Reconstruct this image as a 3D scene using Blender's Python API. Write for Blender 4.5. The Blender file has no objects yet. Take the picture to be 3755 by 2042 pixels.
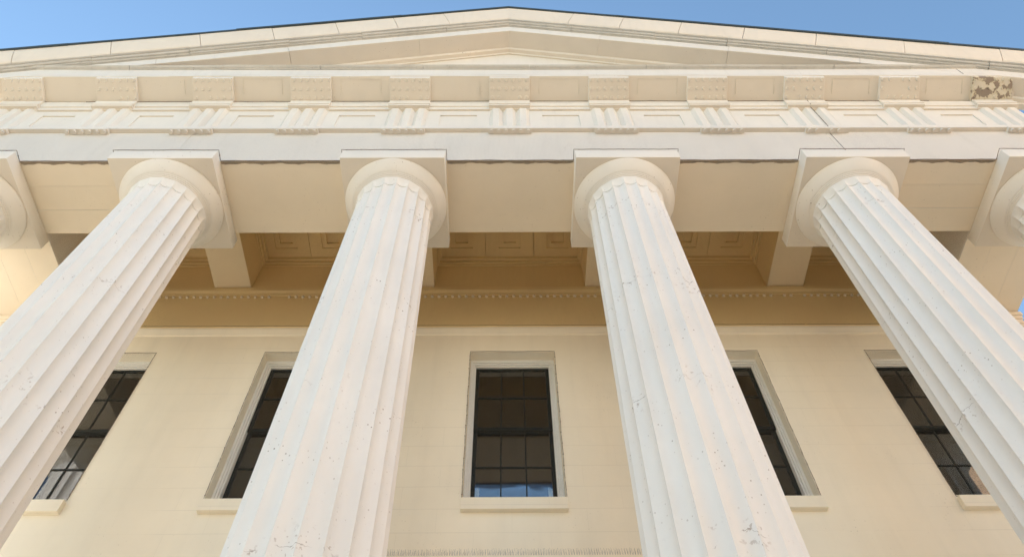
import bpy, bmesh, math, random
from mathutils import Vector, Matrix
R = math.radians
random.seed(7)
sc = bpy.context.scene
C = sc.collection
H = 1.6          # eye height: all z values below are measured from the eye, obj() lifts them by H

# ------------------------------------------------------------------ camera
PITCH, YAW, ROLL = 0.99480, 0.01300, -0.01400
cam_d = bpy.data.cameras.new('camera'); cam = bpy.data.objects.new('camera', cam_d); C.objects.link(cam)
cam_d.sensor_width = 36.0; cam_d.lens = 2816.3/3755*36; cam_d.clip_end = 3000; cam_d.clip_start = .05
Rv = Vector((math.cos(YAW), -math.sin(YAW), 0)); Fh = Vector((math.sin(YAW), math.cos(YAW), 0)); Zv = Vector((0, 0, 1))
fw = Fh*math.cos(PITCH) + Zv*math.sin(PITCH); up = -Fh*math.sin(PITCH) + Zv*math.cos(PITCH)
ri = Rv*math.cos(ROLL) + up*math.sin(ROLL); ui = -Rv*math.sin(ROLL) + up*math.cos(ROLL)
m = Matrix((ri, ui, -fw)).transposed().to_4x4(); m.translation = Vector((-.059, -5.313, H))
cam.matrix_world = m
sc.camera = cam
# ------------------------------------------------------------------ light
SUN_AZ, SUN_EL = R(-27), R(21)      # azimuth from +Y (behind the front) towards -X
sdir = Vector((math.sin(SUN_AZ)*math.cos(SUN_EL), math.cos(SUN_AZ)*math.cos(SUN_EL), math.sin(SUN_EL)))
w = bpy.data.worlds.new('World'); sc.world = w; w.use_nodes = True
nt = w.node_tree; nt.nodes.clear()
sky = nt.nodes.new('ShaderNodeTexSky'); sky.sky_type = 'NISHITA'; sky.sun_disc = False
sky.sun_elevation = SUN_EL; sky.sun_rotation = SUN_AZ % (2*math.pi)
sky.air_density = 1.0; sky.dust_density = .3; sky.ozone_density = 1.0; sky.altitude = 50
bg = nt.nodes.new('ShaderNodeBackground'); bg.inputs[1].default_value = .15
wo = nt.nodes.new('ShaderNodeOutputWorld')
tint = nt.nodes.new('ShaderNodeMix'); tint.data_type = 'RGBA'; tint.blend_type = 'MULTIPLY'; tint.inputs[0].default_value = 1
tint.inputs[7].default_value = (.94, 1.055, 1.05, 1)
nt.links.new(sky.outputs[0], tint.inputs[6]); nt.links.new(tint.outputs[2], bg.inputs[0]); nt.links.new(bg.outputs[0], wo.inputs[0])
sl = bpy.data.lights.new('sun', 'SUN'); sl.energy = 5.0; sl.angle = R(.53); sl.color = (1, .94, .86)
so = bpy.data.objects.new('sun', sl); C.objects.link(so); so.rotation_euler = sdir.to_track_quat('Z', 'Y').to_euler()
so.location = sdir*60
sc.view_settings.view_transform = 'Standard'; sc.view_settings.look = 'None'
sc.view_settings.exposure = 1.18; sc.view_settings.gamma = 1
sc.cycles.max_bounces = 10; sc.cycles.diffuse_bounces = 7; sc.cycles.glossy_bounces = 4
sc.cycles.transparent_max_bounces = 16; sc.cycles.use_denoising = True; sc.cycles.denoising_prefilter = 'ACCURATE'; sc.cycles.denoising_input_passes = 'RGB_ALBEDO_NORMAL'
sc.cycles.sample_clamp_indirect = 6
sc.render.resolution_x = 1024; sc.render.resolution_y = 556

# ------------------------------------------------------------------ materials
class NT:
    def __init__(s, name):
        s.m = bpy.data.materials.new(name); s.m.use_nodes = True; s.t = s.m.node_tree; s.t.nodes.clear()
        s.out = s.n('ShaderNodeOutputMaterial')
    def n(s, k, **kw):
        x = s.t.nodes.new(k)
        for a, b in kw.items(): setattr(x, a, b)
        return x
    def l(s, a, b): s.t.links.new(a, b)
    def coord(s, scale=(1, 1, 1)):
        g = s.n('ShaderNodeNewGeometry'); mp = s.n('ShaderNodeMapping'); mp.inputs['Scale'].default_value = scale
        s.l(g.outputs['Position'], mp.inputs[0]); return mp.outputs[0]
    def noise(s, scale, detail=4, sc3=(1, 1, 1), rough=.55):
        x = s.n('ShaderNodeTexNoise'); x.inputs['Scale'].default_value = scale; x.inputs['Detail'].default_value = detail
        x.inputs['Roughness'].default_value = rough; s.l(s.coord(sc3), x.inputs['Vector']); return x.outputs['Fac']
    def ramp(s, f, stops):
        x = s.n('ShaderNodeValToRGB'); s.l(f, x.inputs[0]); e = x.color_ramp.elements
        for i, (p, c) in enumerate(stops):
            if i > 1: e.new(p)
            e[i].position = p; e[i].color = (c, c, c, 1) if not isinstance(c, tuple) else (*c, 1)
        return x.outputs[0]
    def mix(s, f, a, b):
        x = s.n('ShaderNodeMix', data_type='RGBA')
        for v, i in ((f, 0), (a, 6), (b, 7)):
            if isinstance(v, (int, float)): x.inputs[i].default_value = v
            elif isinstance(v, tuple): x.inputs[i].default_value = (*v, 1)
            else: s.l(v, x.inputs[i])
        return x.outputs[2]
    def math(s, op, a, b=0, c=0):
        x = s.n('ShaderNodeMath', operation=op)
        for i, v in enumerate((a, b, c)):
            if isinstance(v, (int, float)): x.inputs[i].default_value = v
            else: s.l(v, x.inputs[i])
        return x.outputs[0]
    def sep(s):
        g = s.n('ShaderNodeNewGeometry'); x = s.n('ShaderNodeSeparateXYZ'); s.l(g.outputs['Position'], x.inputs[0]); return x.outputs
    def finish(s, col, rough=.6, bump=None, dist=.01, strength=.3, metal=0, spec=.3):
        b = s.n('ShaderNodeBsdfPrincipled')
        if isinstance(col, tuple): b.inputs['Base Color'].default_value = (*col, 1)
        else: s.l(col, b.inputs['Base Color'])
        b.inputs['Roughness'].default_value = rough; b.inputs['Metallic'].default_value = metal
        b.inputs['Specular IOR Level'].default_value = spec
        if bump is not None:
            u = s.n('ShaderNodeBump'); u.inputs['Strength'].default_value = strength; u.inputs['Distance'].default_value = dist
            s.l(bump, u.inputs['Height']); s.l(u.outputs[0], b.inputs['Normal'])
        s.l(b.outputs[0], s.out.inputs[0]); return s.m

def mul(c, k): return tuple(x*k for x in c)
def paint(name, col, specks=.5, cracks=False, streak=.0, bumpk=.35, courses=False, peel=0, soot=.3):
    t = NT(name)
    c = t.mix(t.ramp(t.noise(.9, 5), [(.3, 0), (.7, 1)]), mul(col, .965), mul(col, 1.03))
    c = t.mix(t.math('MULTIPLY', t.ramp(t.noise(3.1, 6, (1, 1, .35)), [(.5, 0), (.75, 1)]), .35*soot), c, mul(col, .72))
    # specks: small brown pits in loose clusters
    v = t.n('ShaderNodeTexVoronoi'); v.inputs['Scale'].default_value = 26; t.l(t.coord((1, 1, .8)), v.inputs['Vector'])
    rnd = t.n('ShaderNodeSeparateColor'); t.l(v.outputs['Color'], rnd.inputs[0])
    dot = t.math('LESS_THAN', v.outputs['Distance'], t.math('MULTIPLY', rnd.outputs[0], .21))
    clus = t.ramp(t.noise(1.7, 3), [(.56-.14*specks, 0), (.70, 1)])
    keep = t.math('GREATER_THAN', rnd.outputs[1], .35)
    f = t.math('MULTIPLY', t.math('MULTIPLY', dot, clus), t.math('MULTIPLY', keep, .8*min(1, specks+.2)))
    c = t.mix(f, c, (.20, .13, .09))
    fine = t.ramp(t.noise(38, 3, (1, 1, .6)), [(.70, 0), (.76, 1)])
    c = t.mix(t.math('MULTIPLY', t.math('MULTIPLY', fine, clus), .45*specks), c, (.28, .20, .14))
    if cracks:
        z = t.sep()[2]
        warp = t.noise(1.6, 5); zz = t.math('ADD', z, t.math('MULTIPLY', warp, .55))
        pp = t.math('PINGPONG', zz, .93)
        line = t.math('LESS_THAN', pp, t.math('MULTIPLY', t.ramp(t.noise(9, 2), [(.3, .2), (.7, 1)]), .0042))
        msk = t.ramp(t.noise(3.0, 3), [(.52, 0), (.60, 1)])
        c = t.mix(t.math('MULTIPLY', t.math('MULTIPLY', line, msk), .6), c, (.16, .12, .10))
        near = t.ramp(pp, [(.0, 1), (.22, 0)])
        pit = t.ramp(t.noise(24, 2, (1, 1, .8)), [(.60, 0), (.66, 1)])
        c = t.mix(t.math('MULTIPLY', t.math('MULTIPLY', t.math('MULTIPLY', pit, near), msk), .6), c, (.25, .16, .11))
    h = t.noise(14, 6)
    if courses:
        s_ = t.sep(); z = t.math('ADD', s_[2], t.math('MULTIPLY', t.noise(.7, 2), .012))
        pp = t.math('PINGPONG', t.math('SUBTRACT', z, 1.6+6.30), .185)
        # courses .37 apart: pingpong over .185 gives zero each .37
        line = t.math('LESS_THAN', pp, .0035)
        row = t.math('FLOOR', t.math('DIVIDE', t.math('SUBTRACT', z, 1.6+6.30), .37))
        off = t.math('MULTIPLY', t.math('MODULO', row, 2), .48)
        px = t.math('PINGPONG', t.math('ADD', s_[0], off), .48)
        vl = t.math('LESS_THAN', px, .003)
        msk = t.ramp(t.noise(.55, 4), [(.42, .15), (.6, 1)])
        ln = t.math('MAXIMUM', line, t.math('MULTIPLY', vl, .45))
        f = t.math('MULTIPLY', ln, msk)
        c = t.mix(t.math('MULTIPLY', f, .24), c, mul(col, .45))
        st = t.ramp(t.noise(1.6, 5, (2.4, 1, .22)), [(.50, 0), (.78, 1)])
        c = t.mix(t.math('MULTIPLY', st, .16), c, mul(col, .70))
        h = t.math('SUBTRACT', h, t.math('MULTIPLY', ln, .8))
    if peel:
        pn = t.noise(8, 5); pa = t.ramp(pn, [(.53, 0), (.55, 1)])
        edge = t.ramp(pn, [(.47, 0), (.54, 1)])
        c = t.mix(t.math('MULTIPLY', edge, .55), c, (.62, .52, .30))
        c = t.mix(pa, c, (.31, .25, .20))
        h = t.math('SUBTRACT', h, t.math('MULTIPLY', pa, .9))
    if streak:
        sn = t.ramp(t.noise(2.2, 5, (4, 4, .3)), [(.52, 0), (.8, 1)])
        c = t.mix(t.math('MULTIPLY', sn, streak), c, mul(col, .6))
    big = t.noise(2.2, 3)
    hh = t.math('ADD', t.math('MULTIPLY', h, .35), t.math('MULTIPLY', big, 1.2))
    return t.finish(c, .55, hh, .008, bumpk)

STONE = (.80, .735, .640)
M = {}
M['col'] = paint('column_paint', (.84, .825, .80), 1.0, cracks=True, soot=.35)
M['cap'] = paint('capital_paint', (.83, .79, .73), .85)
M['ent'] = paint('entablature_paint', (.80, .765, .715), .5, streak=.14)
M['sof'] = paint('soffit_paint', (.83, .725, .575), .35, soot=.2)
M['sof_shade'] = paint('underside_shade_paint', (.74, .665, .565), .45, soot=.35)
M['beam'] = paint('beam_lit_underside_paint', (.84, .71, .50), .35, soot=.3)
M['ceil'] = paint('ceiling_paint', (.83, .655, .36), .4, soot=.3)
M['wall'] = paint('wall_paint', (.89, .815, .675), .10, courses=True, soot=.2)
M['sima'] = paint('cymatium_paint', (.80, .72, .62), .25, streak=.14)
M['bead'] = paint('weathered_moulding_paint', (.60, .575, .53), .9, streak=.35, soot=.9)
M['white'] = paint('window_frame_paint', (.80, .78, .74), .1)
M['peel'] = paint('peeling_paint', (.70, .64, .53), .9, peel=1)
def flat(name, col, rough=.6, spec=.3, metal=0, nz=6, var=.12):
    t = NT(name); c = t.mix(t.ramp(t.noise(nz, 4), [(.3, 0), (.7, 1)]), mul(col, 1-var), mul(col, 1+var))
    return t.finish(c, rough, t.noise(nz*6, 3), .004, .2, metal, spec)
M['joint'] = flat('dark_open_joint', (.10, .085, .07), .9)
M['roof'] = flat('dark_roof_edge_metal', (.045, .06, .065), .5)
M['sash'] = flat('dark_green_sash_paint', (.007, .011, .011), .45, .15)
M['blind'] = flat('interior_pelmet_paint', (.90, .80, .60), .7)
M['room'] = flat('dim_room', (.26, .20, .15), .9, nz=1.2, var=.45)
M['rope'] = flat('net_border_cord', (.20, .155, .12), .9)
M['steel'] = flat('spike_steel', (.45, .44, .42), .35, .5, .8)
M['door'] = flat('door_paint', (.05, .03, .02), .5)
M['pave'] = flat('stone_paving', (.50, .43, .33), .8, nz=2)
M['plaza'] = flat('pale_bounce_paving', (.80, .69, .54), .8, nz=2)
M['asphalt'] = flat('asphalt', (.055, .054, .052), .9, nz=3)
M['line'] = flat('road_line_paint', (.75, .74, .7), .7)
M['sandb'] = flat('street_limestone', (.66, .58, .46), .8, nz=.7)
M['sandd'] = flat('street_dark_limestone', (.40, .37, .32), .8, nz=.7)
M['brick'] = flat('street_brick', (.84, .58, .40), .85, nz=2)
M['iron'] = flat('street_window_glass', (.03, .04, .05), .08, .8)
M['trim'] = flat('street_trim', (.66, .60, .50), .7)
def glass():
    t = NT('window_glass')
    tr = t.n('ShaderNodeBsdfTransparent'); tr.inputs[0].default_value = (.92, .93, .90, 1)
    gl = t.n('ShaderNodeBsdfGlossy'); gl.inputs['Roughness'].default_value = .012; gl.inputs[0].default_value = (.95, .97, 1, 1)
    fr = t.n('ShaderNodeFresnel'); fr.inputs[0].default_value = 1.5
    b = t.n('ShaderNodeBump'); b.inputs['Strength'].default_value = .02; b.inputs['Distance'].default_value = .01
    t.l(t.noise(2.5, 2), b.inputs['Height']); t.l(b.outputs[0], gl.inputs['Normal'])
    mx = t.n('ShaderNodeMixShader'); t.l(t.math('ADD', fr.outputs[0], .05), mx.inputs[0]); t.l(tr.outputs[0], mx.inputs[1]); t.l(gl.outputs[0], mx.inputs[2])
    t.l(mx.outputs[0], t.out.inputs[0]); return t.m
M['glass'] = glass()
def netmat(name, ax, pitch=.019, wire=.0016, col=(.30, .27, .24)):
    """square mesh of thin twine; ax = the two position axes the mesh runs along"""
    t = NT(name); s_ = t.sep(); nz = t.noise(3.0, 2)
    ls = []
    for k, a in enumerate(ax):
        q = t.math('ADD', s_[a], t.math('MULTIPLY', nz, .03*(1 if k else -1)))
        ls.append(t.math('LESS_THAN', t.math('PINGPONG', q, pitch/2), wire/2*1.0))
    f = t.math('MAXIMUM', ls[0], ls[1])
    d = t.n('ShaderNodeBsdfDiffuse'); d.inputs[0].default_value = (*col, 1)
    tr = t.n('ShaderNodeBsdfTransparent'); mx = t.n('ShaderNodeMixShader')
    t.l(f, mx.inputs[0]); t.l(tr.outputs[0], mx.inputs[1]); t.l(d.outputs[0], mx.inputs[2]); t.l(mx.outputs[0], t.out.inputs[0])
    return t.m
M['net_v'] = netmat('bird_net_upright', (0, 2), .019, .0011, (.42, .39, .36))
M['net_h'] = netmat('bird_net_level', (0, 1), .019, .0013, (.20, .15, .09))
M['net_w'] = netmat('bird_net_window', (0, 2), .019, .0006, (.30, .26, .21))

# ------------------------------------------------------------------ mesh helpers
def obj(name, bm, mat, parent=None, smooth=None, label=None):
    bmesh.ops.recalc_face_normals(bm, faces=bm.faces)
    for v in bm.verts: v.co.z += H
    if smooth:
        for f in bm.faces: f.smooth = True
        for e in bm.edges:
            if len(e.link_faces) == 2 and e.calc_face_angle(0) > R(smooth): e.smooth = False
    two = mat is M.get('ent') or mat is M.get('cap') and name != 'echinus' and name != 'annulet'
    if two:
        mat = [mat, M['sof_shade']]
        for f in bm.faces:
            if f.normal.z < -.75: f.material_index = 1  # undersides take a darker, warmer tone: shade put into the colour
    me = bpy.data.meshes.new(name); bm.to_mesh(me); bm.free()
    o = bpy.data.objects.new(name, me); C.objects.link(o)
    for mm in (mat if isinstance(mat, (list, tuple)) else [mat]): me.materials.append(mm)
    if parent: o.parent = parent
    if label: o['label'] = label
    return o
def empty(name, label, cat, group=None):
    o = bpy.data.objects.new(name, None); C.objects.link(o); o['label'] = label; o['category'] = cat
    if group: o['group'] = group
    return o
def tag(o, label, cat, group=None):
    o['label'] = label; o['category'] = cat
    if group: o['group'] = group
    return o
def box(bm, x0, x1, y0, y1, z0, z1, bev=0, mi=0):
    vs = [bm.verts.new(p) for p in ((x0, y0, z0), (x1, y0, z0), (x1, y1, z0), (x0, y1, z0), (x0, y0, z1), (x1, y0, z1), (x1, y1, z1), (x0, y1, z1))]
    fs = [bm.faces.new([vs[i] for i in q]) for q in ((0, 3, 2, 1), (4, 5, 6, 7), (0, 1, 5, 4), (1, 2, 6, 5), (2, 3, 7, 6), (3, 0, 4, 7))]
    for f in fs: f.material_index = mi
    if bev:
        es = list({e for f in fs for e in f.edges})
        bmesh.ops.bevel(bm, geom=es, offset=bev, segments=2, affect='EDGES', profile=.5)
def cyl(bm, c, r0, r1, h, n=12, axis=(0, 0, 1)):
    """disc/cone from c along axis"""
    a = Vector(axis).normalized(); q = a.to_track_quat('Z', 'Y')
    A = []; B = []
    for i in range(n):
        t = 2*math.pi*i/n; d = q @ Vector((math.cos(t), math.sin(t), 0))
        A.append(bm.verts.new(Vector(c)+d*r0)); B.append(bm.verts.new(Vector(c)+d*r1+a*h))
    for i in range(n): bm.faces.new((A[i], A[(i+1) % n], B[(i+1) % n], B[i]))
    bm.faces.new(A[::-1]); bm.faces.new(B)
def jit(k, x, amp):
    return amp*(math.sin(x*1.7+k*2.3)+.6*math.sin(x*4.1+k*1.1)+.4*math.sin(x*9.7+k*3.7))/2
def sweep_x(bm, prof, x0, x1, step=.25, amp=.002, slope=0, k=0, dy=0, dz=0):
    """closed profile [(y,z)] swept along X; slope lowers z with |x| (raking cornice)"""
    n = max(1, int(abs(x1-x0)/step)); rings = []
    for i in range(n+1):
        x = x0+(x1-x0)*i/n
        ring = []
        for j, (y, z) in enumerate(prof):
            xx = x
            if slope: xx = x+math.copysign(1, x0+x1)*slope*(z-15.72)/(1+slope*slope)*min(1, abs(x)/.6)   # joints square to the rake
            ring.append(bm.verts.new((xx, y+dy+jit(k+j, x, amp), z+dz+jit(k+j+5, x, amp)-slope*abs(xx))))
        rings.append(ring)
    for a, b in zip(rings, rings[1:]):
        for j in range(len(prof)):
            q = (j+1) % len(prof); bm.faces.new((a[j], a[q], b[q], b[j]))
    bm.faces.new(rings[0]); bm.faces.new(rings[-1][::-1])
XF, YF, YB = 8.53, -.592, 24.0     # outer face of the frieze, front and sides; back of the block
def wrap(bm, prof, step=.25, amp=.002, k=0, sides=True):
    """closed profile [(out,z)] carried round front and both sides with mitred corners"""
    pts = []
    def at(o, z, s, kind, t):
        if kind == 'side': return (s*(XF+o), t, z)
        return (t, YF-o, z)
    rings = []
    ys = [YB, 12, 6, 3, 1.5, .5] if sides else [-.2]
    for y in ys: rings.append([(-(XF+o), y, z) for o, z in prof])
    n = int(2*XF/step)
    for i in range(n+1):
        f = -1+2*i/n
        ring = []
        for j, (o, z) in enumerate(prof):
            x = f*(XF+o); a = amp if 0 < i < n else 0
            ring.append((x, YF-o+jit(k+j, x, a), z+jit(k+j+5, x, a)))
        rings.append(ring)
    for y in reversed(ys): rings.append([(XF+o, y, z) for o, z in prof])
    R_ = [[bm.verts.new(p) for p in r] for r in rings]
    for a, b in zip(R_, R_[1:]):
        for j in range(len(prof)):
            q = (j+1) % len(prof); bm.faces.new((a[j], a[q], b[q], b[j]))
    bm.faces.new(R_[0]); bm.faces.new(R_[-1][::-1])
def tube(bm, pts, r, n=6):
    rings = []
    for i, p in enumerate(pts):
        p = Vector(p); a = Vector(pts[max(0, i-1)]); b = Vector(pts[min(len(pts)-1, i+1)])
        q = (b-a).normalized().to_track_quat('Z', 'Y')
        rings.append([bm.verts.new(p+q @ Vector((math.cos(2*math.pi*k/n)*r, math.sin(2*math.pi*k/n)*r, 0))) for k in range(n)])
    for a, b in zip(rings, rings[1:]):
        for k in range(n): bm.faces.new((a[k], a[(k+1) % n], b[(k+1) % n], b[k]))
    bm.faces.new(rings[0][::-1]); bm.faces.new(rings[-1])
N = bmesh.new

# ------------------------------------------------------------------ the ground
def struct(name, bm, m):
    o = obj(name, bm, m); o['kind'] = 'structure'; return o
STY = -.6                                # top of the porch floor (z from the eye)
GZ = -H
b = N(); box(b, -400, 400, -400, 400, GZ-.3, GZ); struct('ground', b, M['pave'])
b = N(); box(b, -30, 30, -9.29, 2.0, GZ-.05, GZ+.004); struct('bounce_forecourt', b, M['plaza'])  # unseen pale ground, added to bounce light up under the porch
b = N(); box(b, -200, 200, -15.5, -9.5, GZ+.002, GZ+.006); struct('road', b, M['asphalt'])
b = N(); box(b, -200, 200, -9.5, -9.3, GZ, GZ+.13, .01); box(b, -200, 200, -15.7, -15.5, GZ, GZ+.13, .01); struct('kerb', b, M['trim'])
b = N()
for i in range(-30, 30): box(b, i*6, i*6+2.5, -12.55, -12.45, GZ+.008, GZ+.012)
struct('road_marking', b, M['line'])

# ------------------------------------------------------------------ the temple-fronted building
B = empty('temple_front_building', 'cream painted temple fronted building with fluted columns under a low gable', 'building')
ZAB, ZT = 10.211, 10.461                 # underside and top of the abaci
colx = [-7.97, -5.03, -1.70, 1.70, 5.03, 7.97]
# stepped platform
b = N()
for i in range(5):
    z1 = STY-.2*i; box(b, -9.1-.35*i, 9.1+.35*i, -1.05-.35*i, YB if i == 0 else YB+.02*i, GZ if i == 4 else z1-.2, z1-.0005*i)
obj('steps', b, M['plaza'], B)

def rad(z): return .538+.0168*(ZAB-z)-.0006*(ZAB-z)**2*0
def fluted(bm, levels, nfl=20, sub=7):
    """levels: (z, radius, flute depth)"""
    rings = []
    for z, r, d in levels:
        ring = []
        for i in range(nfl):
            for s in range(sub):
                t = s/sub; a = (i+t)*2*math.pi/nfl + math.pi/nfl - math.pi/2
                rr = r - d*(1-abs(2*t-1)**2.3)
                rr += jit(i, z*1.3, .0018)
                ring.append(bm.verts.new((rr*math.cos(a), rr*math.sin(a), z)))
        rings.append(ring)
    n = nfl*sub
    for a, c in zip(rings, rings[1:]):
        for k in range(n): bm.faces.new((a[k], a[(k+1) % n], c[(k+1) % n], c[k]))
    bm.faces.new(rings[0][::-1]); bm.faces.new(rings[-1])
def lathe(bm, prof, n=72):
    rings = [[bm.verts.new((r*math.cos(2*math.pi*k/n), r*math.sin(2*math.pi*k/n), z)) for k in range(n)] for r, z in prof]
    for a, c in zip(rings, rings[1:]):
        for k in range(n): bm.faces.new((a[k], a[(k+1) % n], c[(k+1) % n], c[k]))
    bm.faces.new(rings[0][::-1]); bm.faces.new(rings[-1])
ZG = 9.835
def make_column():
    bm = N(); lv = []
    zs = [STY+ (ZG-STY)*i/40 for i in range(41)]
    for z in zs: lv.append((z, rad(z), .050*rad(z)/.6))
    g = rad(ZG)
    lv += [(ZG+.001, g-.010, .044), (ZG+.008, g-.010, .044), (ZG+.009, g+.000, .036), (ZG+.05, g+.003, .026),
           (ZG+.09, g+.009, .016), (ZG+.12, g+.017, .008), (ZG+.143, g+.026, .004)]
    fluted(bm, lv)
    o = obj('column', bm, M['col'], B, smooth=24)
    bm = N(); g = rad(ZG)
    lathe(bm, [(g, ZG+.143), (g+.030, ZG+.146), (g+.036, ZG+.152), (g+.036, ZG+.160), (g+.030, ZG+.163), (g+.032, ZG+.166),
               (g+.048, ZG+.168), (g+.052, ZG+.173), (g+.052, ZG+.181), (g+.046, ZG+.184), (g+.048, ZG+.187),
               (g+.063, ZG+.189), (g+.067, ZG+.194), (g+.067, ZG+.201), (g+.061, ZG+.204), (g+.05, ZG+.206)])
    obj('annulet', bm, M['cap'], o, smooth=25)
    bm = N(); e0 = g+.067
    pr = [(g, ZG+.205), (e0, ZG+.207)]
    for i in range(1, 13):
        t = i/12; pr.append((e0+(.747-e0)*(t**.82), ZG+.207+(ZAB-.028-ZG-.207)*(t**1.15)))
    pr += [(.750, ZAB-.018), (.748, ZAB-.008), (.740, ZAB-.001), (.4, ZAB-.0008)]
    lathe(bm, pr, 96); obj('echinus', bm, M['cap'], o, smooth=40)
    bm = N(); box(bm, -.755, .755, -.755, .755, ZAB, ZT-.002, .012)
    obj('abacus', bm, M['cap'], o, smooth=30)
    return o
c0 = make_column()
kids = list(c0.children)
for i, x in enumerate(colx):
    if i == 0: o = c0
    else:
        o = c0.copy(); C.objects.link(o)
        for ch in kids:
            k = ch.copy(); C.objects.link(k); k.parent = o
    o.location = (x, 0, 0); o.rotation_euler = (0, 0, 0)

# architrave: front, and the two returns; boards in the outer bays
b = N(); YA, YBk = YF, .621
box(b, -5.03, 5.03, YA, YBk, ZT, 11.545, .006)
for s in (-1, 1):
    w3 = (YBk-YA)/3
    for k in range(3):
        a, c = sorted((s*5.032, s*XF)); 
        box(b, a, c, YA+w3*k+(.0011 if k else 0), YA+w3*(k+1)-(.0011 if k < 2 else 0), ZT+(.004 if k == 1 else 0), 11.545, .004)
    w3 = (XF-7.22)/3
    for k in range(3):
        a, c = sorted((s*(7.22+w3*k+(.0011 if k else 0)), s*(7.22+w3*(k+1)-(.0011 if k < 2 else 0))))
        box(b, a, c, YBk+.003, 2.35, ZT+(.002 if k == 1 else .001), 11.545, .0015)
    a, c = sorted((s*7.24, s*(XF-.002))); box(b, a, c, 2.352, YB, ZT, 11.545)
box(b, -7.215, 7.215, YA+.05, YBk-.05, ZT+.02, 11.5)
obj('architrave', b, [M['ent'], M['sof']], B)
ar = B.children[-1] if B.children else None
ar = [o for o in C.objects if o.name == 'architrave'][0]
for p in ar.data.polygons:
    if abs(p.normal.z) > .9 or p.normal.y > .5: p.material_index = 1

def txp(k): return k*1.7*(1-.001*k*k)
# frieze wall
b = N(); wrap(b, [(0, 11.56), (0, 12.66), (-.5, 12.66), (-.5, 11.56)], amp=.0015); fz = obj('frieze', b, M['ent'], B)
for k in range(-5, 5):
    xa, xb = txp(k)+.34, txp(k+1)-.34; w_ = (xb-xa)
    m0, m1 = xa+.2*w_, xb-.2*w_
    bm = N(); yf = YF-.020
    box(bm, xa-.01, m0, yf, YF+.01, 11.65, 12.432); box(bm, m1, xb+.01, yf, YF+.01, 11.65, 12.432); box(bm, m0, m1, yf, YF+.01, 12.24, 12.432)
    obj('metope_frame', bm, M['ent'], fz)
# taenia, with the band above the metopes
b = N(); wrap(b, [(-.05, 11.547), (.069, 11.547), (.069, 11.648), (-.05, 11.656)], amp=.002, k=3); tn = obj('taenia', b, M['ent'], B)
b = N(); wrap(b, [(-.03, 12.431), (.052, 12.431), (.056, 12.515), (.075, 12.525), (.085, 12.575), (.085, 12.70), (-.03, 12.70)], amp=.002, k=6)
obj('frieze_band', b, M['ent'], B)
# triglyphs, regulae and mutules
Ym, Zm = -1.046, 12.845
Yi, Zi = -.675, 12.672
def triglyph():
    bm = N(); hw = .335; f = YF-.067; g = YF+.001; z0, z1 = 11.652, 12.455
    W = 2*hw; gw = W/9     # half-groove, face, groove, face, groove, face, half-groove
    xs = [-hw, -hw+gw, -hw+3*gw-gw*.3, -hw+3.5*gw+gw*.1, -hw+4*gw+gw*.3]
    pl = [(-hw, YF+.01), (-hw, g-.012), (-hw+.062, f), (-hw+.160, f), (-hw+.224, g-.004), (-hw+.286, f), (hw-.286, f), (hw-.224, g-.004), (hw-.160, f), (hw-.062, f), (hw, g-.012), (hw, YF+.01)]
    zt = z1
    A = [bm.verts.new((x, y, z0)) for x, y in pl]; Bv = [bm.verts.new((x, y, zt-(.0 if y < g-.02 else .05))) for x, y in pl]
    T = [bm.verts.new((x, f if y < YF else y, zt)) for x, y in pl]
    n = len(pl)
    for i in range(n-1):
        bm.faces.new((A[i], A[i+1], Bv[i+1], Bv[i])); 
        try: bm.faces.new((Bv[i], Bv[i+1], T[i+1], T[i]))
        except ValueError: pass
    bm.faces.new(A[::-1]); bm.faces.new(T); bm.faces.new((A[0], Bv[0], T[0], T[-1], Bv[-1], A[-1]))
    bmesh.ops.remove_doubles(bm, verts=bm.verts, dist=.0005)
    return bm
def place(name, bm, mat, x, parent=B, smooth=None, label=None):
    o = obj(name, bm, mat, parent, smooth, label); o.location.x = x; return o
tri_me = reg_me = cap_me = gut_me = peg_me = None; pegs = N()
miss = {(-1, 2, 3), (3, 1, 2), (4, 0, 2), (4, 1, 1), (4, 1, 2), (4, 1, 3), (-3, 1, 3), (-3, 2, 1), (0, 2, 3), (0, 2, 2), (3, 2, 1), (4, 2, 0), (2, 2, 0), (-4, 2, 0), (-4, 2, 1), (-4, 2, 2), (5, 0, 1), (5, 0, 2), (5, 2, 1), (5, 2, 2)}
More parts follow.
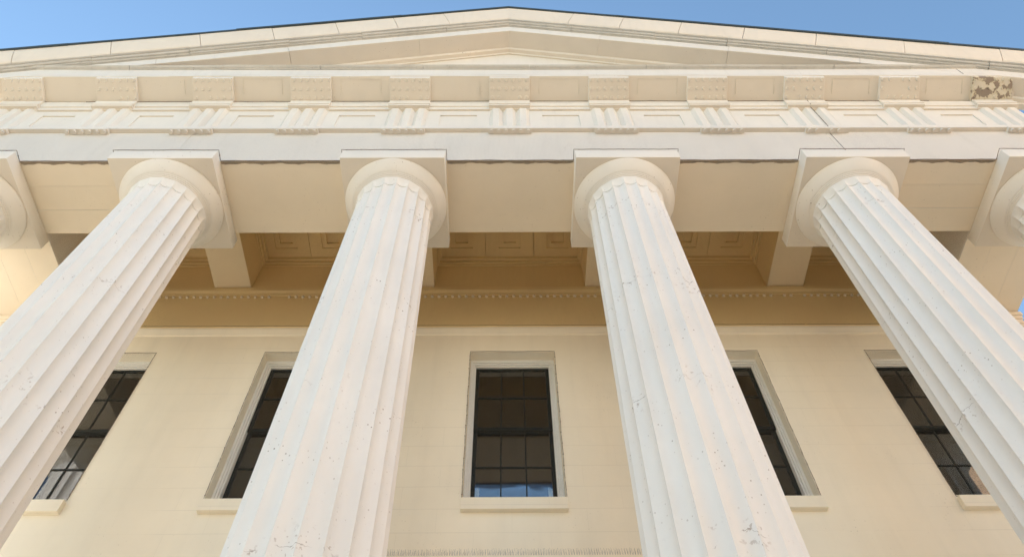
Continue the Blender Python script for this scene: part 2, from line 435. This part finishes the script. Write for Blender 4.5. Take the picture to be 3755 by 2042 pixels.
for k in range(-5, 6):
    x = txp(k)
    if tri_me is None:
        tri = place('triglyph', triglyph(), M['ent'], x); tri_me = tri.data
        bm = N(); box(bm, -.345, .345, YF-.118, YF+.01, 12.452, 12.676, .004); box(bm, -.352, .352, YF-.130, YF+.01, 12.50, 12.56, .004)
        cp = obj('triglyph_cap', bm, M['ent'], tri); cap_me = cp.data
        bm = N(); box(bm, -.345, .345, YF-.092, YF+.01, 11.485, 11.545, .004); rg = place('regula', bm, M['ent'], x); reg_me = rg.data
        bm = N(); cyl(bm, (0, YF-.054, 11.4855), .027, .033, -.045, 14); gm = bm
        g0 = obj('gutta', gm, M['ent'], rg, 35); gut_me = g0.data
        gs = [g0]
    else:
        tri = bpy.data.objects.new('triglyph', tri_me); C.objects.link(tri); tri.parent = B; tri.location.x = x
        cp = bpy.data.objects.new('triglyph_cap', cap_me); C.objects.link(cp); cp.parent = tri
        rg = bpy.data.objects.new('regula', reg_me); C.objects.link(rg); rg.parent = B; rg.location.x = x
        g0 = bpy.data.objects.new('gutta', gut_me); C.objects.link(g0); g0.parent = rg; gs = [g0]
    n_g = 6
    g0.location.x = -.292
    for j in range(1, 6):
        if k == 3 and j in (2, 5): continue
        g1 = bpy.data.objects.new('gutta', gut_me); C.objects.link(g1); g1.parent = rg; g1.location.x = -.292+.1168*j
    # mutule: a sloping slab with three rows of pegs
    bm = N(); hw = .342
    V = [bm.verts.new(p) for p in ((-hw, Ym, Zm), (hw, Ym, Zm), (hw, Yi, Zi), (-hw, Yi, Zi), (-hw, Ym, Zm+.085), (hw, Ym, Zm+.085), (hw, Yi, Zi+.10), (-hw, Yi, Zi+.10))]
    for q in ((0, 3, 2, 1), (4, 5, 6, 7), (0, 1, 5, 4), (1, 2, 6, 5), (2, 3, 7, 6), (3, 0, 4, 7)): bm.faces.new([V[i] for i in q])
    bmesh.ops.bevel(bm, geom=bm.edges[:], offset=.004, segments=1, affect='EDGES')
    pk = k == 5
    mu = place('mutule', bm, M['peel'] if pk else M['ent'], x, label='badly peeling mutule with bare brown patches' if pk else None)
    sl_ = Vector((0, Yi-Ym, Zi-Zm)).normalized(); nn = Vector((0, sl_.z, -sl_.y)) 
    if nn.z > 0: nn = -nn
    for r_ in range(3):
        for j in range(6):
            if (k, r_, j) in miss: continue
            p = Vector((-.292+.1168*j, Ym, Zm)) + Vector((0, Yi-Ym, Zi-Zm))*(.085, .44, .80)[r_]
            if -2 <= k <= 2 or k == 5:
                if peg_me is None:
                    bm = N(); cyl(bm, (0, 0, -H), .031, .027, .017, 12, nn); pg = obj('peg', bm, M['ent'], mu, 35); peg_me = pg.data
                    peg_pl = peg_me.copy(); peg_pl.materials[0] = M['peel']; peg_pl.materials[1] = M['peel']
                else:
                    pg = bpy.data.objects.new('peg', peg_pl if pk else peg_me); C.objects.link(pg); pg.parent = mu
                q_ = p-nn*.001; pg.location = (q_.x, q_.y, q_.z+H)
            else:
                cyl(pegs, p-nn*.001+Vector((x, 0, 0)), .031, .027, .017, 12, nn)
o = obj('pegs', pegs, M['ent'], B, 35); o['kind'] = 'stuff'

# horizontal cornice: soffit, fascia, corona, ovolo
zo = .075
b = N()
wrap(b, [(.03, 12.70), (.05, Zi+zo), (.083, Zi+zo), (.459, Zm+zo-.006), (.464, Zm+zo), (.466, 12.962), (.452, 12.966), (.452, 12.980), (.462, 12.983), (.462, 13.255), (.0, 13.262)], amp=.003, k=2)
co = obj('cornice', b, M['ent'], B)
for p in co.data.polygons:
    pass
# crowning moulding of the level cornice in lengths that do not quite line up
b = N(); xs = [-9.04, -8.1, -6.62, -5.0, -3.3, -1.5, .35, 2.4, 4.0, 5.7, 7.05, 8.2, 9.04]
for i in range(len(xs)-1):
    d = random.uniform(-.006, .006); e = random.uniform(-.006, .006)
    sweep_x(b, [(-1.02, 13.264), (-1.062, 13.262), (-1.070, 13.275), (-1.10, 13.279), (-1.125, 13.30), (-1.118, 13.325), (-1.10, 13.332), (-.62, 13.40), (-.62, 13.264)], xs[i]+.003, xs[i+1]-.003, .2, .003, k=i*3, dy=d, dz=e)
obj('cornice_crown', b, M['bead'], B)
for s in (-1, 1):
    b = N(); a, c = sorted((s*8.55, s*9.06)); box(b, a, c, -1.0, YB, 13.266, 13.33, .01); obj('side_crown', b, M['bead'], B)
# recessed panels outlined on the soffit between mutules
b = N()
for k in range(-5, 5):
    xa, xb = txp(k)+.342, txp(k+1)-.342; w_ = xb-xa; m0, m1 = xa+.16*w_, xb-.16*w_
    def sp(x, f): return (x, Ym+(Yi-Ym)*f, Zm+zo-.006+(Zi-Zm)*f-.0075)
    for (xa_, fa, xb_, fb) in ((m0, .08, m1, .095), (m0, .10, m0+.008, .72), (m1-.008, .10, m1, .72)):
        if k == -5 or random.random() < .15: continue
        q = [sp(xa_, fa), sp(xb_, fa), sp(xb_, fb), sp(xa_, fb)]
        lo = [b.verts.new(p) for p in q]; hi = [b.verts.new((p[0], p[1], p[2]+.02)) for p in q]
        b.faces.new(lo[::-1]); b.faces.new(hi)
        for i in range(4): b.faces.new((lo[i], lo[(i+1) % 4], hi[(i+1) % 4], hi[i]))
obj('soffit_panel_line', b, flat('soffit_line_tone', (.70, .64, .54), .8), co)  # thin strips slightly darker than the soffit, tracing the panel edges

# pediment
SL = .335
Zc = 15.72
b = N()     # tympanum wall
vs = []
for y in (-.60, -.30):
    vs.append([b.verts.new((x, y, z)) for x, z in ((-7.6, 13.2), (7.6, 13.2), (0, Zc+.02))])
b.faces.new(vs[0]); b.faces.new(vs[1][::-1])
for i in range(3): b.faces.new((vs[0][i], vs[0][(i+1) % 3], vs[1][(i+1) % 3], vs[1][i]))
obj('tympanum', b, M['ent'], B)
XE = 9.35
def rake(name, prof, joints, mat, gap=.003, amp=.002, wob=.004, k=0, step=.3):
    b = N()
    for s in (-1, 1):
        js = [0]+joints+[XE]
        for i in range(len(js)-1):
            d = random.uniform(-wob, wob); e = random.uniform(-wob, wob)
            sweep_x(b, prof, s*(js[i]+(gap if i else 0)), s*(js[i+1]-gap), step, amp, SL, k=k+i*2+(7 if s > 0 else 0), dy=d if i else 0, dz=e if i else 0)
    return obj(name, b, mat, B)
rake('raking_bed_moulding', [(-.58, Zc-.075), (-.625, Zc-.078), (-.640, Zc-.055), (-.70, Zc-.035), (-.728, Zc-.005), (-.728, Zc+.02), (-.58, Zc+.02)], [2.1, 4.6], M['cap'], .001, .0015, .001)
rake('raking_corona', [(-.50, Zc), (-1.045, Zc), (-1.058, Zc+.006), (-1.060, Zc+.295), (-.50, Zc+.30)], [1.75, 4.1, 6.3], M['ent'], .002, .003, .004, k=4)
def bead(y0, z0, y1, z1, n=5):
    out = []; cy, cz = (y0+y1)/2, (z0+z1)/2; rr = math.hypot(y1-y0, z1-z0)/2; a0 = math.atan2(z0-cz, y0-cy)
    for q in range(n+1): a = a0-math.pi*q/n; out.append((cy+rr*math.cos(a), cz+rr*math.sin(a)))
    return out
rake('raking_bead', [(-.55, Zc+.300), (-1.072, Zc+.300), (-1.074, Zc+.312)]+bead(-1.078, Zc+.314, -1.108, Zc+.345)+[(-1.090, Zc+.350)]+bead(-1.104, Zc+.352, -1.150, Zc+.392)+[(-1.135, Zc+.398), (-1.182, Zc+.401), (-1.186, Zc+.419), (-.55, Zc+.42)], [1.15, 2.75, 4.05, 5.75, 7.3, 8.3], M['bead'], .003, .002, .008, k=9)
rake('cymatium', [(-.6, Zc+.422), (-1.188, Zc+.424), (-1.205, Zc+.46), (-1.235, Zc+.62), (-1.262, Zc+.80), (-1.272, Zc+.93), (-.6, Zc+.93)], [1.06, 2.05, 3.15, 4.3, 5.55, 7.0, 8.5], M['sima'], .004, .002, .003, k=14)
rake('roof_edge', [(-.9, Zc+.932), (-1.295, Zc+.932), (-1.300, Zc+1.0), (-.9, Zc+1.01)], [1.9, 4.9, 7.7], M['roof'], -.02, .003, .006, k=21)
b = N()
for s in (-1, 1):
    P = [(0, -.95, Zc+1.005), (s*XE, -.95, Zc+1.005-SL*XE), (s*XE, YB, Zc+1.005-SL*XE), (0, YB, Zc+1.005)]
    t_ = [b.verts.new(p) for p in P]; l_ = [b.verts.new((p[0], p[1], p[2]-.08)) for p in P]
    b.faces.new(t_); b.faces.new(l_[::-1])
    for i in range(4): b.faces.new((t_[i], t_[(i+1) % 4], l_[(i+1) % 4], l_[i]))
obj('roof', b, M['roof'], B)

# dark open movement joint down frieze and architrave, right of centre
def vline(name, x, y, z0, z1, w_=.009, par=B):
    b = N(); n = 10
    tube(b, [(x+jit(1, z0+(z1-z0)*i/n, .006), y, z0+(z1-z0)*i/n) for i in range(n+1)], w_/2, 5); return obj(name, b, M['joint'], par)
vline('open_joint', 5.10, YF-.001, ZT+.02, 11.545); vline('open_joint', 5.10, YF-.075, 11.66, 12.45); vline('open_joint', 5.10, YF-.119, 12.46, 12.66); vline('open_joint', 5.10, YF-.070, 11.552, 11.645)
vline('open_joint', 7.85, YF-.463, 12.99, 13.25, .010)

# porch ceiling
ZC_ = 12.647; YW = 2.533; YI = 2.46
b = N(); ZB = 11.654
for x in (-5.03, -1.70, 1.70, 5.03): box(b, x-.33, x+.33, YBk+.002, YI-.002, ZB, 12.9, .004)
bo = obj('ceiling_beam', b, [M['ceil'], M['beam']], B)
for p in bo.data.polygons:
    if p.normal.z < -.5: p.material_index = 1  # undersides paler than the sides: light painted into the colour
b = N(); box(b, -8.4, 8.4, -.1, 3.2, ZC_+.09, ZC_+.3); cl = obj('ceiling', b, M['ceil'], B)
edges = [-7.22, -5.36, -4.70, -2.03, -1.37, 1.37, 2.03, 4.70, 5.36, 7.22]
b = N()
for q in range(0, 10, 2):
    x0, x1 = edges[q], edges[q+1]; nx = 2 if (x1-x0) < 2 else 3; ny = 2
    # ribs leave square sunk panels
    cw = (x1-x0)/nx; ch = (YI-YBk)/ny
    for i in range(nx):
        for j in range(ny):
            cx, cy = x0+cw*(i+.5), YBk+ch*(j+.5)
            X0, X1, Y0, Y1 = cx-cw/2+.004, cx+cw/2-.004, cy-ch/2, cy+ch/2; h1, h2 = .21, .12
            for (a0, a1, b0, b1, zz) in ((X0, X1, Y0, cy-h1, 0), (X0, X1, cy+h1, Y1, 0), (X0, cx-h1, cy-h1, cy+h1, 0), (cx+h1, X1, cy-h1, cy+h1, 0),
                                         (cx-h1, cx+h1, cy-h1, cy-h2, .035), (cx-h1, cx+h1, cy+h2, cy+h1, .035), (cx-h1, cx-h2, cy-h2, cy+h2, .035), (cx+h2, cx+h1, cy-h2, cy+h2, .035)):
                box(b, a0, a1, b0, b1, ZC_+zz, ZC_+.088)
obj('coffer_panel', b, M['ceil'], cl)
b = N()
for q in range(0, 10, 2):
    x0, x1 = edges[q], edges[q+1]
    for (dz, o) in ((12.40, .018), (12.47, .04), (12.56, .07)):
        z1 = {12.40: 12.47, 12.47: 12.56, 12.56: ZC_-.001}[dz]
        box(b, x0+.001, x1-.001, YI-o, YI-.001, dz, z1-.001, .004)
        box(b, x0+.001, x0+o, YBk+.004, YI-o-.001, dz, z1-.001); box(b, x1-o, x1-.001, YBk+.004, YI-o-.001, dz, z1-.001)
obj('coffer_moulding', b, M['ceil'], cl)
# upper inside faces
b = N(); box(b, -7.215, 7.215, YBk-.25, YBk, 11.548, 12.9); 
for s in (-1, 1):
    a, c = sorted((s*7.222, s*7.9)); box(b, a, c, YBk-.1, 2.9, 11.548, 12.9)
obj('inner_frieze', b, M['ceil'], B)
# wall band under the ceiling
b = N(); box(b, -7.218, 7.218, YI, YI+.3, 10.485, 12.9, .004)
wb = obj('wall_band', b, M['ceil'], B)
b = N(); sweep_x(b, [(YI+.01, 11.41), (YI-.012, 11.415), (YI-.022, 11.47), (YI-.05, 11.52), (YI-.055, 11.60), (YI+.01, 11.64)], -7.21, 7.21, .4, .002)
obj('band_moulding', b, M['ceil'], wb)
b = N(); x = -7.1
while x < 7.15:
    if random.random() > .03:
        bmesh.ops.create_uvsphere(b, u_segments=8, v_segments=6, radius=.030, matrix=Matrix.Translation((x, YI-.014, 11.365)))
    x += .1215
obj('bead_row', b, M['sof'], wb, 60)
b = N(); sweep_x(b, [(YW+.01, 10.33), (YW-.022, 10.335), (YW-.035, 10.37), (YW-.06, 10.44), (YW-.06, 10.483), (YW+.01, 10.483)], -7.23, 7.23, .3, .0025)
obj('wall_crown', b, M['wall'], B)

# wall with five openings
WX = [-6.449, -3.317, .019+.012, 3.355, 6.487]
HWN, WZ0, WZ1 = .680, 6.850, 9.870
b = N(); ys = (YW, YW+.42)
zs = [GZ, WZ0, WZ1, 10.49]; xs = [-8.44]
for c in WX: xs += [c-HWN, c+HWN]
xs.append(8.44)
for i in range(len(xs)-1):
    for j in range(3):
        if i % 2 == 1 and j == 1: continue
        box(b, xs[i], xs[i+1], ys[0], ys[1], zs[j], zs[j+1])
bmesh.ops.remove_doubles(b, verts=b.verts, dist=.0001)
# drop the faces shared by neighbouring blocks
seen = {}
for f in list(b.faces):
    key = tuple(round(a, 3) for a in f.calc_center_median()); seen.setdefault(key, []).append(f)
dead = [f for l in seen.values() if len(l) > 1 for f in l]
bmesh.ops.delete(b, geom=dead, context='FACES')
obj('front_wall', b, M['wall'], B)
b = N()
for s in (-1, 1):
    a, c = sorted((s*8.03, s*8.46)); box(b, a, c, YW+.43, YB, GZ, 10.46)
box(b, -8.46, 8.46, YB-.4, YB, GZ, 13.4)
obj('side_wall', b, M['wall'], B)
# end piers with moulded caps
for s in (-1, 1):
    b = N(); a, c = sorted((s*7.27, s*8.49)); box(b, a, c, 2.25, 3.2, STY, 10.14, .006); pa = obj('end_pier', b, M['wall'], B)
    b = N()
    for z0, z1, o in ((10.141, 10.20, .018), (10.201, 10.30, .04), (10.301, 10.37, .06), (10.371, 10.458, .085)):
        box(b, a-(o if s > 0 else o), c+o, 2.25-o, 3.25, z0, z1, .008)
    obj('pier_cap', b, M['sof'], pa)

# windows
def ring(bm, cx, hw, z0, z1, wd, y0, y1, wt=None, wb_=None, bev=.003):
    wt = wd if wt is None else wt; wb_ = wd if wb_ is None else wb_
    box(bm, cx-hw, cx-hw+wd, y0, y1, z0, z1, bev); box(bm, cx+hw-wd, cx+hw, y0, y1, z0, z1, bev)
    box(bm, cx-hw+wd, cx+hw-wd, y0+.0005, y1-.0005, z1-wt, z1, bev); box(bm, cx-hw+wd, cx+hw-wd, y0+.0005, y1-.0005, z0, z0+wb_, bev)
YS = 2.775; ZMR = 8.36
def make_window():
    bm = N(); ring(bm, 0, HWN-.001, WZ0+.001, WZ1-.001, .035, 2.695, 2.90, .062, .04); ring(bm, 0, HWN-.036, WZ0+.03, WZ1-.063, .03, 2.715, 2.90, .035, .03)
    ring(bm, 0, HWN-.066, WZ0+.03, WZ1-.098, .024, 2.74, 2.90, .03, .03)
    o = obj('window', bm, M['white'], B)
    bm = N(); box(bm, -.69, .69, 2.455, 2.70, 6.60, 6.79, .006); box(bm, -.672, .672, 2.56, 2.71, 6.79, 6.862, .004); obj('sill', bm, M['wall'], o)
    zt = WZ1-.118; zb = 6.90; hw = .592
    for (nm, z0, z1, y) in (('upper', ZMR-.03, zt, YS), ('lower', zb, ZMR+.03, YS+.045)):
        bm = N(); ring(bm, 0, hw, z0, z1, .058, y, y+.04, .055 if nm == 'upper' else .06, .062, .004)
        for k in (-1, 1): box(bm, k*(hw-.058)/3-.009, k*(hw-.058)/3+.009, y+.004, y+.036, z0+.06, z1-.055)
        zm = (z0+z1)/2; box(bm, -hw+.058, hw-.058, y+.005, y+.035, zm-.010, zm+.010)
        so_ = obj('sash', bm, M['sash'], o)
        bm = N(); box(bm, -hw+.05, hw-.05, y+.018, y+.022, z0+.05, z1-.05); obj('glass_pane', bm, M['glass'], so_)
    bm = N(); box(bm, -.56, .56, 2.835, 2.86, 9.40, 9.70, .004); ring(bm, 0, .60, 6.9, 9.74, .085, 2.90, 2.93, .10, .06); box(bm, -.53, .53, 2.885, 2.90, 8.17, 8.25, .004)
    for k in (-1, 1): box(bm, k*.50-.02, k*.50+.02, 2.94, 2.98, 6.95, 9.45)
    obj('secondary_frame', bm, M['blind'], o)
    # dim room behind
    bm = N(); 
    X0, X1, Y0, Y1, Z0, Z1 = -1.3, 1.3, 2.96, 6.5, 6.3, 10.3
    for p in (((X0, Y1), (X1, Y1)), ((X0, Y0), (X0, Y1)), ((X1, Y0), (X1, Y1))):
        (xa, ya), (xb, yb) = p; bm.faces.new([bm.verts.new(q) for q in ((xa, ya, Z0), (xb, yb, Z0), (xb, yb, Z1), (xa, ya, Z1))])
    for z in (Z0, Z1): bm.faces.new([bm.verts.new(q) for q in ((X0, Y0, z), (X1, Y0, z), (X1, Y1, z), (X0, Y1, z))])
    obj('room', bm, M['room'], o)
    return o
def tree(o):
    out = [(o, None)]; i = 0
    return out
def copy_tree(o, parent):
    c = o.copy(); C.objects.link(c); c.parent = parent
    for ch in list(o.children): copy_tree(ch, c)
    return c
w0 = make_window()
bpy.context.view_layer.update()
for i, x in enumerate(WX):
    o = w0 if i == 0 else copy_tree(w0, B)
    o.location.x = x
# doorway and its hood under the middle window
b = N(); box(b, -1.75, 1.75, 2.37, YW-.001, 5.49, 5.71, .006); box(b, -1.82, 1.82, 2.28, YW-.002, 5.71, 5.77, .006)
box(b, -1.68, 1.68, 2.41, YW-.001, 5.2, 5.49, .005); box(b, -1.68, -1.3, 2.42, YW-.001, STY, 5.2, .005); box(b, 1.3, 1.68, 2.42, YW-.001, STY, 5.2, .005)
hd = obj('door_surround', b, M['wall'], B)
b = N(); box(b, -1.29, -.005, 2.45, YW-.001, STY+.002, 5.19, .005); box(b, .005, 1.29, 2.45, YW-.001, STY+.002, 5.19, .005)
for sx in (-1, 1):
    for z0, z1 in ((-.3, 1.3), (1.6, 3.2), (3.5, 5.0)): a, c = sorted((sx*.2, sx*1.1)); box(b, a, c, 2.435, 2.45, z0, z1, .01)
obj('door', b, M['door'], B)

# ------------------------------------------------------------------ bird spikes on the hood
S_ = empty('bird_spike_strip', 'strip of thin steel bird spikes on the ledge above the doorway', 'bird spikes')
b = N(); box(b, -1.78, 1.78, 2.31, 2.34, 5.771, 5.777); obj('base_strip', b, M['steel'], S_)
b = N(); x = -1.76
while x < 1.76:
    for a in (-.035, -.012, .012, .035):
        xx = x+random.uniform(-.004, .004)
        tube(b, [(xx, 2.325, 5.775), (xx+a*.4+random.uniform(-.01, .01), 2.325+a, 5.87+random.uniform(-.012, .006))], .0016, 4)
    x += .030
sp_ = obj('spike', b, M['steel'], S_); sp_['kind'] = 'stuff'

# ------------------------------------------------------------------ bird nets
def sheet(bm, P, nu, nv, sag=None):
    """P: corner points (00,10,11,01) bilinear grid"""
    P = [Vector(p) for p in P]; g = []
    for j in range(nv+1):
        v = j/nv; row = []
        for i in range(nu+1):
            u = i/nu; p = P[0]*(1-u)*(1-v)+P[1]*u*(1-v)+P[2]*u*v+P[3]*(1-u)*v
            if sag: p = p+sag(u, v)
            row.append(bm.verts.new(p))
        g.append(row)
    for j in range(nv):
        for i in range(nu): bm.faces.new((g[j][i], g[j][i+1], g[j+1][i+1], g[j+1][i]))
def netobj(name, label, group, faces, cords, mat, r=.005):
    bm = N()
    for f in faces: sheet(bm, *f)
    o = bpy.data.objects.new(name, None); C.objects.link(o); tag(o, label, 'bird net', group)
    n_ = obj('mesh_sheet', bm, mat, o, 60)
    bm = N()
    for pts in cords:
        P = []
        for a, c in zip(pts, pts[1:]):
            a, c = Vector(a), Vector(c); k = max(1, int((c-a).length/.07))
            for i in range(k): P.append(a+(c-a)*i/k)
        P.append(Vector(pts[-1]))
        P = [p+Vector((jit(1, p.x*3+p.z*5, .004), jit(3, p.x*4, .003), jit(2, p.x*5, .005))) for p in P]
        tube(bm, P, r, 5)
        for p in P[::3]:
            if random.random() < .55:
                bmesh.ops.create_uvsphere(bm, u_segments=6, v_segments=4, radius=r*1.5, matrix=Matrix.Translation(p) @ Matrix.Diagonal((1.8, 1, .9, 1)))
    obj('border_cord', bm, M['rope'], o)
    return o
ends = [-6.95, -5.785, -4.275, -2.455, -.945, .945, 2.455, 4.275, 5.785, 7.215]
NY = YF-.115
cords = []; e2 = [-7.215]
for i, x in enumerate(colx[:]):
    a, c = x-.768, x+.768
    if i < 5: cords.append([(x+.775, YF-.012, ZT-.012), (colx[i+1]-.775, YF-.012, ZT-.012)])
    cords.append([(a, YF-.015, ZT-.012), (a, -.765, ZT+.012), (c, -.765, ZT+.012), (c, YF-.015, ZT-.012)])
netobj('facade_bird_net', 'fine square mesh bird net hanging over the plain beam above the columns', None,
       [([(-8.5, YF-.013, ZT), (8.5, YF-.013, ZT), (8.5, NY, 11.47), (-8.5, NY, 11.47)], 60, 6, lambda u, v: Vector((0, -.03*math.sin(v*math.pi), 0)))],
       cords+[[(-7.2, YF-.105, 12.667), (7.2, YF-.105, 12.667)]], M['net_v'], .0055)
nm = ['leftmost two columns', 'second and third columns from the left', 'two middle columns', 'fourth and fifth columns from the left', 'rightmost two columns']
for i in range(5):
    xa, xb = colx[i]+.76, colx[i+1]-.76
    xl, xr = (edges[2*i]+.005 if i == 0 else colx[i]), (edges[2*i+1]-.005 if i == 4 else colx[i+1])
    netobj('ceiling_bird_net', 'bird net closing the porch ceiling between the '+nm[i], 'bird nets stretched under the porch ceiling',
           [([(xl, YBk+.004, ZT+.03), (xr, YBk+.004, ZT+.03), (xr, YI-.01, ZT+.035), (xl, YI-.01, ZT+.035)], 12, 8, lambda u, v: Vector((0, 0, -.03*math.sin(u*math.pi)*math.sin(v*math.pi))))],
           [[(xl+.01, YI-.012, ZT+.035), (xr-.01, YI-.012, ZT+.035)]], M['net_h'], .004)
wn = ['leftmost window, half hidden by a column', 'second window from the left', 'middle window above the doorway', 'fourth window from the left', 'rightmost window, half hidden by a column']
for i, x in enumerate(WX):
    a, c, z0, z1 = x-HWN-.006, x+HWN+.006, WZ0-.03, WZ1+.006; y = YW-.014
    netobj('window_bird_net', 'bird net with a knotted border stretched over the '+wn[i], 'bird nets over the windows',
           [([(a, y, z0), (c, y, z0), (c, y, z1), (a, y, z1)], 8, 16, lambda u, v: Vector((0, .004*math.sin(u*9+v*5), 0)))],
           [[(a, y, z0), (c, y, z0), (c, y, z1), (a, y, z1), (a, y, z0)]], M['net_w'], .0042)

M['hem'] = netmat('gathered_net_hem', (0, 1), .016, .0062, (.22, .165, .12))
bm = N()
for i in range(5):
    sheet(bm, [(colx[i]+.77, YF-.014, ZT-.016), (colx[i+1]-.77, YF-.014, ZT-.016), (colx[i+1]-.77, YF+.040, ZT-.010), (colx[i]+.77, YF+.040, ZT-.010)], 30, 1, lambda u, v: Vector((0, v*(.010*math.sin(u*23)+.006*math.sin(u*61)), 0)))
obj('hem', bm, M['hem'], bpy.data.objects['facade_bird_net'])

# ------------------------------------------------------------------ across the street (behind the camera); placed and toned for their bounce light
def street_building(name, label, x0, x1, y0, y1, h, wall, storeys, bay):
    e = empty(name, label, 'building'); zt = GZ+h
    b = N(); box(b, x0, x1, y0, y1, GZ, zt); obj('wall', b, wall, e)
    b = N(); box(b, x0-.5, x1+.5, y0-.5, y1+.5, zt, zt+.7); box(b, x0-.2, x1+.2, y0-.2, y1+.2, GZ+4.2, GZ+4.7); obj('cornice', b, M['trim'], e)
    sh = (h-1)/storeys; n = int((x1-x0)/bay); cnt = 0
    for s in range(storeys):
        for i in range(n):
            if cnt > 95: break
            cx = x0+(i+.5)*(x1-x0)/n; z0 = GZ+s*sh+1.1
            b = N(); box(b, cx-.75, cx+.75, y1-.02, y1+.06, z0-.12, z0+sh*.62+.12, .01); f = obj('window', b, M['trim'], e)
            b = N(); box(b, cx-.6, cx+.6, y1-.01, y1+.075, z0, z0+sh*.62); obj('pane', b, M['iron'], f); cnt += 1
    return e
street_building('corner_tower_building', 'tall pale limestone block across the street, seen mirrored in the leftmost window', -52, -23, -46, -30, 36, M['sandd'], 8, 4.5)
street_building('limestone_building', 'low limestone building facing the columns across the street', -6, 13, -38, -24, 13, M['sandb'], 3, 4)
street_building('brick_building', 'orange brick building across the street, seen mirrored in the rightmost window', 17, 48, -38, -16.6, 30, M['brick'], 6, 4)
